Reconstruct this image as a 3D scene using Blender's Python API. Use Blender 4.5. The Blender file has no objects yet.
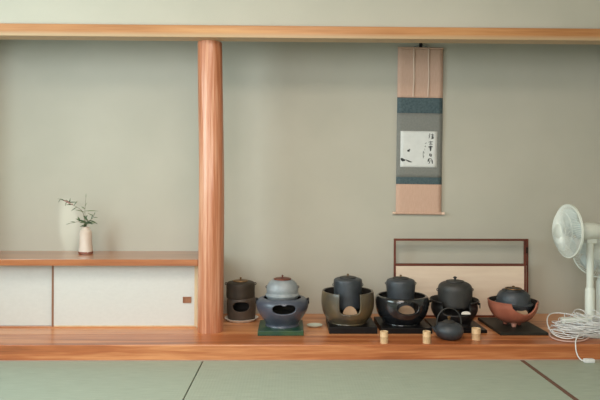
import bpy, bmesh, math, random
from mathutils import Vector, Matrix
C = bpy.context.scene
col = C.collection
PI = math.pi
R = math.radians

# ------------------------------------------------------------ camera
cam_d = bpy.data.cameras.new('camera'); cam = bpy.data.objects.new('camera', cam_d); col.objects.link(cam)
cam_d.sensor_width = 36; cam_d.lens = 33.6; cam_d.shift_y = -0.015; cam_d.clip_start = .05
cam.location = (0, 0, .952)
cam.rotation_mode = 'QUATERNION'
_th = math.atan(10/560)
cam.rotation_quaternion = (Matrix.Rotation(-_th, 3, 'Z') @ Matrix.Rotation(R(90), 3, 'X') @ Matrix.Rotation(.0037, 3, 'Z')).to_quaternion()
C.camera = cam

# ------------------------------------------------------------ world, lights, exposure
w = bpy.data.worlds.new('world'); C.world = w; w.use_nodes = True
w.node_tree.nodes['Background'].inputs[0].default_value = (.80, .90, 1, 1)
w.node_tree.nodes['Background'].inputs[1].default_value = 1.0
def area(name, loc, rot, sx, sy, power, color):
    d = bpy.data.lights.new(name, 'AREA'); d.shape = 'RECTANGLE'; d.size = sx; d.size_y = sy
    d.energy = power; d.color = color
    o = bpy.data.objects.new(name, d); col.objects.link(o); o.location = loc; o.rotation_euler = rot
    return o
# daylight through assumed paper windows: one on the left wall, one wide one behind
area('assumed_window_light_left', (-2.62, 1.55, 1.45), (0, R(-90), 0), 1.4, 1.9, 44, (.75, .96, 1))
area('assumed_window_light_back', (-1.0, -1.42, 1.55), (R(90), 0, 0), 2.6, 1.6, 46, (1, .955, .93))
area('added_ceiling_fill', (.10, 1.55, 2.37), (0, 0, 0), .9, .9, 26, (1, .86, .75))  # added overhead fill to brighten the ledge tops; no ceiling lamp is known
# added squashed spot for the bright wall patch beside the vase; no window gap known
sd = bpy.data.lights.new('added_patch_spot', 'SPOT'); sd.energy = 70; sd.color = (.9, 1, .96); sd.spot_size = R(9); sd.spot_blend = .7; sd.shadow_soft_size = .02
so_ = bpy.data.objects.new('added_patch_spot', sd); col.objects.link(so_); so_.location = (-2.60, 2.2, 2.0)
_d = Vector((-1.55, 3.95, .71))-Vector(so_.location)
so_.rotation_euler = _d.to_track_quat('-Z', 'Y').to_euler(); so_.scale = (.36, 1, 1)
C.view_settings.view_transform = 'Standard'; C.view_settings.look = 'None'
C.view_settings.gamma = 1; C.view_settings.use_curve_mapping = False
C.view_settings.exposure = 0.55

# ------------------------------------------------------------ materials
def lin(c):
    return tuple(((v/255)/12.92 if v <= 10 else ((v/255+.055)/1.055)**2.4) for v in c) + (1,)
def mat(name, rgb, rough=.6, metal=0, spec=.5, noise=None, nscale=8, nstretch=(1, 1, 1), bump=0, bscale=60, coat=0, alpha=1, trans=0, detail=6):
    """base colour varied by a procedural noise between rgb and noise"""
    m = bpy.data.materials.new(name); m.use_nodes = True
    nt = m.node_tree; b = nt.nodes['Principled BSDF']; L = nt.links.new
    b.inputs['Base Color'].default_value = lin(rgb)
    b.inputs['Roughness'].default_value = rough; b.inputs['Metallic'].default_value = metal
    b.inputs['Specular IOR Level'].default_value = spec; b.inputs['Coat Weight'].default_value = coat
    b.inputs['Coat Roughness'].default_value = .12
    b.inputs['Alpha'].default_value = alpha; b.inputs['Transmission Weight'].default_value = trans
    tc = nt.nodes.new('ShaderNodeTexCoord'); mp = nt.nodes.new('ShaderNodeMapping'); L(tc.outputs['Object'], mp.inputs[0])
    mp.inputs['Scale'].default_value = nstretch
    m['mp'] = mp.name
    if noise or True:
        n = nt.nodes.new('ShaderNodeTexNoise'); n.inputs['Scale'].default_value = nscale; n.inputs['Detail'].default_value = detail
        L(mp.outputs[0], n.inputs['Vector'])
        r = nt.nodes.new('ShaderNodeValToRGB'); r.color_ramp.elements[0].position = .32; r.color_ramp.elements[1].position = .68
        n2 = noise or tuple(min(255, int(v*1.06+2)) for v in rgb)
        r.color_ramp.elements[0].color = lin(rgb); r.color_ramp.elements[1].color = lin(n2)
        L(n.outputs['Fac'], r.inputs[0]); L(r.outputs[0], b.inputs['Base Color'])
    if bump:
        nb = nt.nodes.new('ShaderNodeTexNoise'); nb.inputs['Scale'].default_value = bscale; nb.inputs['Detail'].default_value = 4
        L(mp.outputs[0], nb.inputs['Vector'])
        bp = nt.nodes.new('ShaderNodeBump'); bp.inputs['Strength'].default_value = bump; bp.inputs['Distance'].default_value = .004
        L(nb.outputs['Fac'], bp.inputs['Height']); L(bp.outputs[0], b.inputs['Normal'])
    return m

def wood(name, dark, mid, light, axis='X', rough=.35, scale=1.0, coat=.0, bump=.15):
    m = bpy.data.materials.new(name); m.use_nodes = True
    nt = m.node_tree; b = nt.nodes['Principled BSDF']; L = nt.links.new
    b.inputs['Roughness'].default_value = rough; b.inputs['Coat Weight'].default_value = coat; b.inputs['Coat Roughness'].default_value = .18
    tc = nt.nodes.new('ShaderNodeTexCoord'); mp = nt.nodes.new('ShaderNodeMapping'); L(tc.outputs['Object'], mp.inputs[0])
    s = {'X': (.45, 9, 9), 'Z': (9, 9, .35), 'Y': (9, .45, 9)}[axis]
    mp.inputs['Scale'].default_value = tuple(v*scale for v in s)
    n = nt.nodes.new('ShaderNodeTexNoise'); n.inputs['Scale'].default_value = 1.6; n.inputs['Detail'].default_value = 3; n.inputs['Distortion'].default_value = .6
    L(mp.outputs[0], n.inputs['Vector'])
    n2 = nt.nodes.new('ShaderNodeTexNoise'); n2.inputs['Scale'].default_value = 9; n2.inputs['Detail'].default_value = 5
    L(mp.outputs[0], n2.inputs['Vector'])
    mx = nt.nodes.new('ShaderNodeMath'); mx.operation = 'MULTIPLY_ADD'; mx.inputs[1].default_value = .35
    L(n2.outputs['Fac'], mx.inputs[0]); 
    sc = nt.nodes.new('ShaderNodeMath'); sc.operation = 'MULTIPLY'; sc.inputs[1].default_value = .75
    L(n.outputs['Fac'], sc.inputs[0]); L(sc.outputs[0], mx.inputs[2])
    r = nt.nodes.new('ShaderNodeValToRGB'); e = r.color_ramp.elements
    e[0].position = .36; e[0].color = lin(dark); e[1].position = .74; e[1].color = lin(light)
    k = e.new(.54); k.color = lin(mid)
    L(mx.outputs[0], r.inputs[0]); L(r.outputs[0], b.inputs['Base Color'])
    if bump:
        bp = nt.nodes.new('ShaderNodeBump'); bp.inputs['Strength'].default_value = bump; bp.inputs['Distance'].default_value = .002
        L(mx.outputs[0], bp.inputs['Height']); L(bp.outputs[0], b.inputs['Normal'])
    return m

M = {}
M['plaster'] = mat('sand_plaster', (185, 182, 169), .95, spec=.15, noise=(192, 188, 175), nscale=2.2, bump=.25, bscale=260)
M['ceiling'] = wood('ceiling_board', (206, 186, 156), (220, 202, 174), (230, 214, 190), 'X', .6)
M['kamachi'] = wood('front_rail_wood', (138, 76, 40), (176, 102, 58), (214, 148, 98), 'X', .36, 1.2, .3)
M['toko'] = wood('alcove_board_wood', (168, 98, 58), (204, 134, 84), (228, 168, 118), 'X', .34, .9, .35)
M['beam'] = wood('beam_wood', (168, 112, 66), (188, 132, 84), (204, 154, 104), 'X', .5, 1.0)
M['post'] = wood('cedar_log', (152, 90, 58), (184, 118, 84), (216, 164, 134), 'Z', .38, 1.3, .2, .9)
M['shelf'] = wood('shelf_wood', (140, 78, 44), (172, 104, 60), (194, 130, 82), 'X', .28, 1.0, .7)
M['pale_wood'] = wood('pale_cypress', (196, 168, 128), (212, 186, 148), (222, 200, 166), 'Z', .55)
M['darkframe'] = wood('red_brown_frame', (78, 34, 24), (104, 48, 34), (122, 62, 44), 'X', .4)
M['door'] = mat('off_white_paper', (203, 204, 200), .8, noise=(207, 208, 204), nscale=60, nstretch=(.6, 1, 1), bump=.05, bscale=150)
M['screen_panel'] = mat('screen_board', (228, 206, 184), .75, noise=(236, 216, 194), nscale=14, nstretch=(.3, 1, 3))
M['heri'] = mat('mat_binding', (92, 66, 54), .85, noise=(108, 78, 62), nscale=80)
M['rush'] = None
M['pull_wood'] = wood('pull_wood', (126, 82, 54), (150, 100, 70), (176, 126, 92), 'Z', .5)
M['tatami_edge'] = mat('mat_edge_strip', (168, 142, 128), .7)
def tatami():
    m = bpy.data.materials.new('rush_weave'); m.use_nodes = True
    nt = m.node_tree; b = nt.nodes['Principled BSDF']; L = nt.links.new
    b.inputs['Roughness'].default_value = .55; b.inputs['Specular IOR Level'].default_value = .4
    tc = nt.nodes.new('ShaderNodeTexCoord'); mp = nt.nodes.new('ShaderNodeMapping'); L(tc.outputs['Object'], mp.inputs[0])
    mp.inputs['Scale'].default_value = (3, 90, 1)
    n = nt.nodes.new('ShaderNodeTexNoise'); n.inputs['Scale'].default_value = 3; n.inputs['Detail'].default_value = 4
    L(mp.outputs[0], n.inputs['Vector'])
    r = nt.nodes.new('ShaderNodeValToRGB'); e = r.color_ramp.elements
    e[0].position = .3; e[0].color = lin((140, 152, 138)); e[1].position = .72; e[1].color = lin((162, 174, 160))
    L(n.outputs['Fac'], r.inputs[0]); L(r.outputs[0], b.inputs['Base Color'])
    wv = nt.nodes.new('ShaderNodeTexWave'); wv.bands_direction = 'X'; wv.inputs['Scale'].default_value = 20
    L(tc.outputs['Object'], wv.inputs['Vector'])
    bp = nt.nodes.new('ShaderNodeBump'); bp.inputs['Strength'].default_value = .12; bp.inputs['Distance'].default_value = .002
    L(wv.outputs['Fac'], bp.inputs['Height']); L(bp.outputs[0], b.inputs['Normal'])
    return m
M['rush'] = tatami()
M['iron'] = mat('grey_cast_iron', (56, 61, 66), .42, metal=.3, noise=(72, 77, 84), nscale=14, bump=.5, bscale=140)
M['iron_dark'] = mat('charcoal_cast_iron', (50, 50, 50), .48, metal=.25, noise=(64, 63, 62), nscale=12, bump=.5, bscale=140)
M['iron_brown'] = mat('brown_black_iron', (50, 44, 38), .6, metal=.2, noise=(68, 58, 46), nscale=10, bump=.5, bscale=120)
M['iron_silver'] = mat('silver_grey_iron', (130, 138, 144), .5, metal=.2, noise=(154, 160, 164), nscale=16, bump=.7, bscale=70)
M['blue_glaze'] = mat('blue_grey_clay', (62, 70, 84), .34, noise=(86, 92, 106), nscale=9, bump=.3, bscale=50, coat=.15)
M['umber'] = mat('dark_umber_clay', (64, 54, 46), .55, noise=(82, 68, 56), nscale=8, bump=.3, bscale=50)
M['black_glaze'] = mat('black_lacquer_glaze', (24, 26, 28), .18, noise=(34, 36, 40), nscale=7, coat=.5, bump=.12, bscale=26)
M['black_matte'] = mat('matt_black_clay', (22, 21, 22), .42, noise=(34, 32, 32), nscale=9)
M['red_clay'] = mat('red_clay', (146, 82, 64), .45, noise=(172, 106, 84), nscale=7, bump=.25, bscale=60)
M['pink_clay'] = mat('pink_clay', (186, 130, 112), .5, noise=(198, 142, 124), nscale=12)
M['dark_inside'] = mat('dark_inner_wall', (34, 31, 29), .8, noise=(50, 45, 40), nscale=10)  # darker inner wall of the braziers
M['copper'] = mat('reddish_bronze', (104, 56, 44), .4, metal=.6, noise=(124, 70, 54), nscale=16)
M['brass'] = mat('dull_brass', (120, 92, 60), .4, metal=.7, noise=(140, 108, 72), nscale=16)
M['ash'] = mat('charcoal_ash', (48, 45, 42), .95, noise=(66, 62, 58), nscale=30, bump=.6, bscale=80)
M['tile_tan'] = mat('tan_clay_tile', (166, 138, 112), .8, noise=(184, 152, 124), nscale=20)
M['tile_white'] = mat('white_clay_tile', (214, 210, 200), .8, noise=(224, 220, 212), nscale=20)
M['lacquer'] = mat('black_lacquer_board', (14, 14, 15), .4, noise=(20, 19, 20), nscale=10, spec=.25)
M['lacquer_grey'] = mat('dark_slate_board', (34, 35, 31), .5, noise=(46, 46, 40), nscale=10, spec=.25)
M['green_tile'] = mat('green_glazed_tile', (18, 62, 56), .3, noise=(56, 84, 50), nscale=9, nstretch=(1, 1, 5), spec=.3)
M['jade'] = mat('pale_green_porcelain', (214, 226, 208), .3, noise=(224, 232, 218), nscale=20, coat=.3)
M['bamboo'] = mat('dry_bamboo', (206, 170, 128), .5, noise=(218, 186, 146), nscale=30, nstretch=(6, 6, .5))
M['bamboo_in'] = mat('bamboo_cut_end', (222, 200, 160), .7)
M['silk_pink'] = mat('salmon_pink_silk', (200, 164, 144), .8, noise=(208, 174, 154), nscale=60, nstretch=(3, 1, .4))
M['silk_teal'] = mat('dark_teal_brocade', (56, 76, 84), .7, noise=(82, 100, 104), nscale=70)
M['silk_grey'] = mat('grey_silk', (122, 124, 120), .8, noise=(132, 133, 128), nscale=80)
M['silk_white'] = mat('pale_ribbon', (208, 184, 166), .8)
M['paper'] = mat('white_paper', (214, 216, 214), .85, noise=(222, 224, 222), nscale=20)
M['ink'] = mat('black_ink', (58, 60, 60), .9)
M['ink_grey'] = mat('pale_ink', (128, 132, 130), .9)
M['rod'] = mat('pink_ivory_rod_end', (224, 196, 176), .4)
M['nail'] = mat('black_iron_hook', (34, 26, 24), .5, metal=.4)
M['vase'] = mat('pinkish_white_stoneware', (210, 192, 178), .55, noise=(222, 212, 200), nscale=18, nstretch=(1, 1, .5), bump=.25, bscale=60)
M['vase_foot'] = mat('rust_stoneware', (128, 74, 58), .6)
M['leaf'] = mat('dark_green_leaf', (66, 86, 62), .5, noise=(98, 116, 84), nscale=40)
M['leaf_pale'] = mat('pale_green_leaf', (112, 130, 96), .5, noise=(134, 148, 112), nscale=40)
M['twig'] = mat('twig', (98, 92, 70), .7)
M['bud'] = mat('dusty_pink_bud', (150, 108, 100), .6)
M['plastic'] = mat('cream_white_plastic', (216, 222, 214), .35, noise=(220, 226, 218), nscale=5)
M['plastic_grey'] = mat('light_grey_plastic', (170, 178, 176), .4)
M['wire'] = mat('white_coated_wire', (222, 228, 222), .35)
M['blade'] = mat('translucent_pale_blade', (206, 218, 216), .3, trans=.35)
M['cord'] = mat('white_cord_sheath', (218, 220, 220), .4)
M['cord_pink'] = mat('greyish_pink_cord_sheath', (200, 168, 158), .4)

# ------------------------------------------------------------ helpers
def obj(name, bm, m, parent=None, smooth=False, loc=None, rot=None):
    me = bpy.data.meshes.new(name); bm.to_mesh(me); bm.free()
    o = bpy.data.objects.new(name, me); col.objects.link(o)
    me.materials.append(m)
    if smooth:
        for p in me.polygons: p.use_smooth = True
        try: me.set_sharp_from_angle(angle=R(40))
        except Exception: pass
    if parent: o.parent = parent
    if loc: o.location = loc
    if rot: o.rotation_euler = rot
    return o
def tag(o, label=None, cat=None, group=None, kind=None):
    if label: o['label'] = label
    if cat: o['category'] = cat
    if group: o['group'] = group
    if kind: o['kind'] = kind
    return o
def thing(name, label, cat, loc=(0, 0, 0), rz=0, group=None):
    o = bpy.data.objects.new(name, None); col.objects.link(o); o.empty_display_size = .05
    o.location = loc; o.rotation_euler = (0, 0, rz)
    return tag(o, label, cat, group)
def box(bm, x0, x1, y0, y1, z0, z1, bev=0):
    g = bmesh.ops.create_cube(bm, size=1)
    vs = g['verts']
    bmesh.ops.scale(bm, vec=(x1-x0, y1-y0, z1-z0), verts=vs)
    bmesh.ops.translate(bm, vec=((x0+x1)/2, (y0+y1)/2, (z0+z1)/2), verts=vs)
    if bev:
        es = list({e for v in vs for e in v.link_edges})
        bmesh.ops.bevel(bm, geom=es, offset=bev, segments=2, affect='EDGES', profile=.6)
def bx(*a, **k):
    bm = bmesh.new(); box(bm, *a, **k); return bm
def lathe(prof, seg=64, z0=0, wob=None, bm=None, at=(0, 0), fn=None):
    """prof: list of (r,z); r==0 at either end closes it"""
    bm = bm or bmesh.new(); rings = []
    for r, z in prof:
        if r <= 1e-6: rings.append([bm.verts.new((at[0], at[1], z+z0))])
        else:
            ring = []
            for i in range(seg):
                a = 2*PI*i/seg; rr = r*(wob(a, z) if wob else 1)
                ring.append(bm.verts.new((at[0]+rr*math.sin(a), at[1]-rr*math.cos(a), z+z0)))
            rings.append(ring)
    for A, B in zip(rings, rings[1:]):
        for i in range(seg):
            j = (i+1) % seg
            if len(A) == 1 and len(B) == 1: break
            if len(A) == 1: bm.faces.new((A[0], B[j], B[i]))
            elif len(B) == 1: bm.faces.new((A[i], A[j], B[0]))
            else: bm.faces.new((A[i], A[j], B[j], B[i]))
    bmesh.ops.recalc_face_normals(bm, faces=bm.faces)
    return bm
def spline(pts, n=6):
    """Catmull-Rom through points of any dimension"""
    P = [Vector(p) for p in pts]; out = []
    for i in range(len(P)-1):
        p0 = P[i-1] if i else P[0]*2-P[1]; p1 = P[i]; p2 = P[i+1]; p3 = P[i+2] if i+2 < len(P) else P[-1]*2-P[-2]
        for k in range(n):
            t = k/n
            out.append(.5*((2*p1)+(p2-p0)*t+(2*p0-5*p1+4*p2-p3)*t*t+(3*p1-p0-3*p2+p3)*t**3))
    out.append(P[-1]); return out
def tube(bm, pts, rad, seg=8, closed=False, cap=True, radf=None):
    P = [Vector(p) for p in pts]; n = len(P); rings = []
    prev = None
    for i, p in enumerate(P):
        if closed: t = P[(i+1) % n]-P[i-1]
        else: t = (P[min(i+1, n-1)]-P[max(i-1, 0)])
        t = t.normalized() if t.length > 1e-9 else Vector((0, 0, 1))
        if prev is None:
            u = t.orthogonal().normalized()
        else:
            u = prev-t*prev.dot(t); u = u.normalized() if u.length > 1e-6 else t.orthogonal().normalized()
        prev = u; v = t.cross(u); r = rad*(radf(i/(n-1)) if radf else 1)
        rings.append([bm.verts.new(p+u*r*math.cos(2*PI*k/seg)+v*r*math.sin(2*PI*k/seg)) for k in range(seg)])
    m = n if closed else n-1
    for i in range(m):
        A = rings[i]; B = rings[(i+1) % n]
        for k in range(seg):
            bm.faces.new((A[k], A[(k+1) % seg], B[(k+1) % seg], B[k]))
    if cap and not closed:
        bm.faces.new(rings[0][::-1]); bm.faces.new(rings[-1])
    return bm
def smooth_profile(pts, n=6):
    return [(max(0, p.x), p.y) for p in spline([(a, b, 0) for a, b in pts], n)]

# ------------------------------------------------------------ room
def struct(name, bm, m, **k):
    o = obj(name, bm, m, **k); o['kind'] = 'structure'; return o
YT = 3.15          # front of the raised alcove floor
ZT = .087          # its height
YB = 3.95          # alcove back wall
XL, XR = -2.16, 2.42   # alcove side walls
RL, RR, RB = -2.75, 2.75, -1.5   # room
# rush mats: seams at x = -.483 (plain joint) and 1.317 (bound edge)
floor = struct('floor', bx(RL, RR, RB, YT, -.06, -.012), M['heri'])
def mat_tile(name, x0, x1, y0, y1, binding, label):
    t = thing(name, label, 'mat', ((x0+x1)/2, (y0+y1)/2, -.012), 0, 'woven rush floor mats')
    hx, hy = (x1-x0)/2, (y1-y0)/2; g = .0015; b = .028
    ex = b if binding == 'long_y' else 0; ey = b if binding == 'long_x' else 0
    obj('rush_surface', bx(-hx+g+ex, hx-g-ex, -hy+g+ey, hy-g-ey, 0, .012, bev=.0015), M['rush'], t)
    if ex:
        for s in (-1, 1): obj('cloth_binding', bx(min(s*(hx-g), s*(hx-b)), max(s*(hx-g), s*(hx-b)), -hy+g, hy-g, 0, .0125, bev=.001), M['heri'], t)
    if ey:
        for s in (-1, 1): obj('cloth_binding', bx(-hx+g, hx-g, min(s*(hy-g), s*(hy-b)), max(s*(hy-g), s*(hy-b)), 0, .0125, bev=.001), M['heri'], t)
    return t
yf = YT-.006
def rush(x0, x1, y0, y1, label, edge_right=False):
    t = thing('rush_mat', label, 'floor mat', ((x0+x1)/2, (y0+y1)/2, -.012), 0, 'woven rush floor mats')
    hx, hy = (x1-x0)/2, (y1-y0)/2; g = .003; rb = .022 if edge_right else 0
    obj('rush_surface', bx(-hx+g, hx-g-rb, -hy+.002, hy-.002, 0, .012, bev=.002), M['rush'], t)
    if edge_right: obj('cloth_binding', bx(hx-rb-.002, hx-.001, -hy+.002, hy-.002, 0, .0125, bev=.001), M['heri'], t)
rush(RL, -.483, 2.235, yf, 'pale green woven rush mat below the white sliding doors, left of the dark joint')
rush(-.483, 1.317+.011, 2.235, yf, 'long pale green rush mat below the row of kettles, brown bound on its right', True)
rush(1.317+.011, RR, 2.235, yf, 'pale green rush mat right of the brown cloth binding, under the white plug')
struct('floor_near', bx(RL, RR, RB, 2.231, -.0115, 0), M['rush'])

# alcove floor: front rail and inner board
struct('trim_1', bx(RL, RR, YT, 3.385, 0, ZT, bev=.004), M['kamachi'], loc=(0, 0, 0))
struct('floor_alcove', bx(RL, RR, 3.386, YB+.05, 0, ZT-.0005), M['toko'])
struct('trim_2', bx(RL, RR, YT-.0055, YT-.0005, -.012, .003), M['tatami_edge'])
struct('wall_back', bx(XL-.1, XR+.1, YB, YB+.1, 0, 2.6), M['plaster'])
struct('wall_alcove_left', bx(XL-.1, XL, 3.45, YB, ZT, 2.6), M['plaster'])
struct('wall_alcove_right', bx(XR, XR+.1, 3.40, YB, ZT, 2.6), M['plaster'])
# header beam and wall above
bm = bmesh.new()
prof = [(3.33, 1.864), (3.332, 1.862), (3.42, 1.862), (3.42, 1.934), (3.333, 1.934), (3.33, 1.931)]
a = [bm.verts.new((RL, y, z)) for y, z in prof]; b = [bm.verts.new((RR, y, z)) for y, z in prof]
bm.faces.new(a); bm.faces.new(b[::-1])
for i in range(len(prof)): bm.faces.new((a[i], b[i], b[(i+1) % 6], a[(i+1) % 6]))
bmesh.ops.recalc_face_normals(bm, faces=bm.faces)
def bounce_tint(m):   # light bounced onto the beam's lower edge and underside, painted in as paler colour
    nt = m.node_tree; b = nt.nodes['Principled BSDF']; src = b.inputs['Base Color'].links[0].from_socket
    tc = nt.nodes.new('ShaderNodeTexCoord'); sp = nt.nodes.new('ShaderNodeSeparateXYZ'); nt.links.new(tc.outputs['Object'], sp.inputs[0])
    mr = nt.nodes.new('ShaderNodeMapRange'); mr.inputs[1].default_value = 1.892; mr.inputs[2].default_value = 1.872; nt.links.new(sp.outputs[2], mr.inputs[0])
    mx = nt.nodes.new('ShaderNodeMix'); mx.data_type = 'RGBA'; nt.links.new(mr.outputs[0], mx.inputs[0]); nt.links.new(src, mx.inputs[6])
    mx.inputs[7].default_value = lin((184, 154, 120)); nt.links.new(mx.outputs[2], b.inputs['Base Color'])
bounce_tint(M['beam'])
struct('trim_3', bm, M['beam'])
struct('wall_above', bx(RL, RR, 3.352, 3.415, 1.934, 2.6), M['plaster'])
struct('ceiling', bx(RL-.1, RR+.1, RB-.1, YB+.1, 2.5, 2.56), M['ceiling'])
# room side and back walls with assumed window openings
def wall_holes(name, axis, pos, t, a0, a1, z1, holes):
    bm = bmesh.new()
    def B(u0, u1, w0, w1):
        if u1-u0 < 1e-4 or w1-w0 < 1e-4: return
        if axis == 'x': box(bm, pos, pos+t, u0, u1, w0, w1)
        else: box(bm, u0, u1, pos, pos+t, w0, w1)
    u = a0
    for (h0, h1, w0, w1) in holes:
        B(u, h0, 0, z1); B(h0, h1, 0, w0); B(h0, h1, w1, z1); u = h1
    B(u, a1, 0, z1)
    return struct(name, bm, M['plaster'])
wall_holes('wall_left', 'x', RL-.1, .1, RB, 3.45, 2.5, [(.6, 2.5, .75, 2.15)])
wall_holes('wall_right', 'x', RR, .1, RB, 3.45, 2.5, [])
wall_holes('wall_front', 'y', RB-.1, .1, RL, RR, 2.5, [(-2.3, .3, .75, 2.35)])
def window(name, axis, pos, u0, u1, w0, w1, nu, nw):  # frame of an assumed window, out of view, standing in for a light source
    bm = bmesh.new(); t = .03
    def B(a0, a1, b0, b1):
        if axis == 'x': box(bm, pos, pos+t, a0, a1, b0, b1)
        else: box(bm, a0, a1, pos, pos+t, b0, b1)
    B(u0, u1, w0, w0+.04); B(u0, u1, w1-.04, w1); B(u0, u0+.04, w0+.04, w1-.04); B(u1-.04, u1, w0+.04, w1-.04)
    for i in range(1, nu):
        x = u0+(u1-u0)*i/nu; B(x-.01, x+.01, w0+.04, w1-.04)
    f = struct(name, bm, M['pale_wood']); return f
window('assumed_window_1', 'x', RL-.07, .6, 2.5, .75, 2.15, 2, 1)
window('assumed_window_2', 'y', RB-.07, -2.3, .3, .75, 2.35, 4, 1)

lf_ = bmesh.new()
for a_ in ((-.52, .52, .47, .52), (-.52, .52, -.52, -.47), (-.52, -.47, -.47, .47), (.47, .52, -.47, .47)): box(lf_, *a_, -.03, .10)
struct('added_lamp_frame', lf_, M['pale_wood'], loc=(.10, 1.55, 2.40))  # made-up frame around the added overhead fill, out of view
# ------------------------------------------------------------ round alcove post
rnd = random.Random(3)
def post():
    bm = bmesh.new(); seg = 72; n = 90; x, y = -.489, 3.465; rings = []
    for k in range(n+1):
        t = k/n; z = ZT+(1.8622-ZT)*t; r = .0785-.004*t
        cx = x+.009*math.sin(PI*t)-.009*t
        ring = []
        for i in range(seg):
            a = 2*PI*i/seg
            rr = r*(1+.010*math.sin(9*a+2.2*math.sin(z*3))+.012*math.sin(23*a+1.6*math.sin(z*5)+1.1*math.sin(z*13))+.005*math.sin(5*a-z*6))
            ring.append(bm.verts.new((cx+rr*math.cos(a), y+rr*math.sin(a), z)))
        rings.append(ring)
    for A, B in zip(rings, rings[1:]):
        for i in range(seg): bm.faces.new((A[i], A[(i+1) % seg], B[(i+1) % seg], B[i]))
    bm.faces.new(rings[0][::-1]); bm.faces.new(rings[-1])
    o = obj('alcove_post', bm, M['post'], smooth=True)
    tag(o, 'rippled reddish cedar log post rising to the header beam', 'post')
post()

# ------------------------------------------------------------ low cabinet
cab = thing('low_cabinet', 'long low built-in cabinet with brown wooden top and white sliding doors', 'cabinet', (-1.3, 3.7, ZT))
def cb(name, x0, x1, y0, y1, z0, z1, m, bev=.002, parent=None, **k):
    base = parent or cab
    o = obj(name, bx(x0+1.3, x1+1.3, y0-3.7, y1-3.7, z0-ZT, z1-ZT, bev=bev), m, base, **k); return o
cb('top_board', XL+.001, -.566, 3.46, YB-.001, .488, .527, M['shelf'])
cb('door', XL+.002, -1.478, 3.575, 3.595, .093, .4875, M['door'])
def framed_door(x0, x1, y0, y1, z0, z1):
    d = cb('door', x0+.008, x1-.012, y0+.002, y1-.002, z0+.006, z1-.006, M['door'])
    for (a, b_, c, e, mm) in ((x0, x0+.013, z0, z1, 'darkrail'), (x1-.014, x1, z0, z1, 'pale_wood')):
        s = cb('door_stile', a, b_, y0, y1, c, e, M[mm], .001); s.parent = d
    for (c, e) in ((z0, z0+.007), (z1-.007, z1)):
        s = cb('door_rail', x0+.013, x1-.014, y0, y1, c, e, M['pale_wood'], .001); s.parent = d
    return d
M['darkrail'] = wood('brown_stile', (104, 70, 50), (126, 88, 64), (140, 100, 76), 'Z', .5)
rd = framed_door(-1.497, -.588, 3.55, 3.57, .093, .4875)
# square finger pull on the right door
pull = bmesh.new()
px_, pz_ = -.648, .262
for (a, b_, c, e) in ((-.026, .026, .014, .019), (-.026, .026, -.019, -.014), (-.026, -.020, -.014, .014), (.020, .026, -.014, .014)):
    box(pull, px_+1.3+a, px_+1.3+b_, 3.546-3.7, 3.553-3.7, pz_-ZT+c, pz_-ZT+e)
box(pull, px_+1.3-.020, px_+1.3+.020, 3.5505-3.7, 3.5535-3.7, pz_-ZT-.014, pz_-ZT+.014)
p = obj('finger_pull', pull, M['pull_wood'], rd)
cb('bottom_rail', XL+.001, -.588, 3.548, 3.60, ZT, .0925, M['toko'], .001)
cb('end_post', -.587, -.5725, 3.545, 3.60, ZT, .487, M['pale_wood'], .001)
cb('side_panel', -.5865, -.5725, 3.601, YB-.001, ZT, .487, M['pale_wood'], .001)

# ------------------------------------------------------------ vase and its twigs
def vase():
    t = thing('flower_vase', 'slim pinkish white stoneware bud vase on the cabinet top', 'vase', (-1.366, 3.775, .527))
    pr = smooth_profile([(.040, 0), (.0445, .004), (.0455, .018), (.042, .055), (.039, .10), (.0385, .135), (.036, .152), (.026, .163), (.0225, .172), (.025, .180)], 4)
    inner = [(.0215, .181), (.019, .172), (.022, .16), (.032, .15), (.032, .06), (0, .05)]
    obj('vase_body', lathe([(0, 0)]+pr+inner, 48, wob=lambda a, z: 1+.02*math.sin(2*a+z*30)), M['vase'], t, True)
    obj('foot_ring', lathe([(0, .0005), (.0405, .0005), (.0462, .004), (.0466, .014), (.0455, .016), (0, .016)], 48), M['vase_foot'], t, True)
vase()
VX, VY, VZ = -1.366, 3.775, .527
def V(px, py, dy=0):   # a point near the vase, from its height and offset in metres
    return Vector((px, VY+dy, py))
def leaf_mesh(bm, p, d, up, L, W, droop=.15):
    d = d.normalized(); s = d.cross(up).normalized(); u = s.cross(d).normalized(); n = 6; A = []; B = []
    mid = []
    for i in range(n+1):
        t = i/n; wv = W*math.sin(PI*min(1, t*1.02+.02))**.8*(1-.35*t)
        c = p+d*L*t-u*(droop*L*t*t)
        mid.append(bm.verts.new(c-u*W*.15)); A.append(bm.verts.new(c+s*wv*.5)); B.append(bm.verts.new(c-s*wv*.5))
    for i in range(n):
        bm.faces.new((A[i], A[i+1], mid[i+1], mid[i])); bm.faces.new((mid[i], mid[i+1], B[i+1], B[i]))
def sprig(name, label, pts, leaves, lm='leaf', thick=.0016, buds=()):
    t = thing(name, label, 'sprig', (VX, VY, VZ+.10), 0, 'cut twigs in the vase')
    o = Vector((VX, VY, VZ+.10))
    P = spline([Vector(p)-o for p in pts], 8)
    obj('stem', tube(bmesh.new(), P, thick, 6, radf=lambda s: 1.2-.7*s), M['twig'], t, True)
    for (s, dx, dy, dz, L, W) in leaves:
        bm = bmesh.new(); i = min(len(P)-1, int(s*(len(P)-1)))
        leaf_mesh(bm, P[i], Vector((dx, dy, dz)), Vector((0, -.6, .8)), L, W)
        lo = obj('leaf', bm, M[lm], t, True)
        so = lo.modifiers.new('thick', 'SOLIDIFY'); so.thickness = .0006
    for (s, r) in buds:
        i = min(len(P)-1, int(s*(len(P)-1))); bm = bmesh.new()
        bmesh.ops.create_icosphere(bm, subdivisions=2, radius=r, matrix=Matrix.Translation(P[i]+Vector((0, -.002, .003))) @ Matrix.Diagonal((1.6, .8, .9, 1)))
        obj('bud', bm, M['bud'], t, True)
k = 3.775/560
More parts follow.
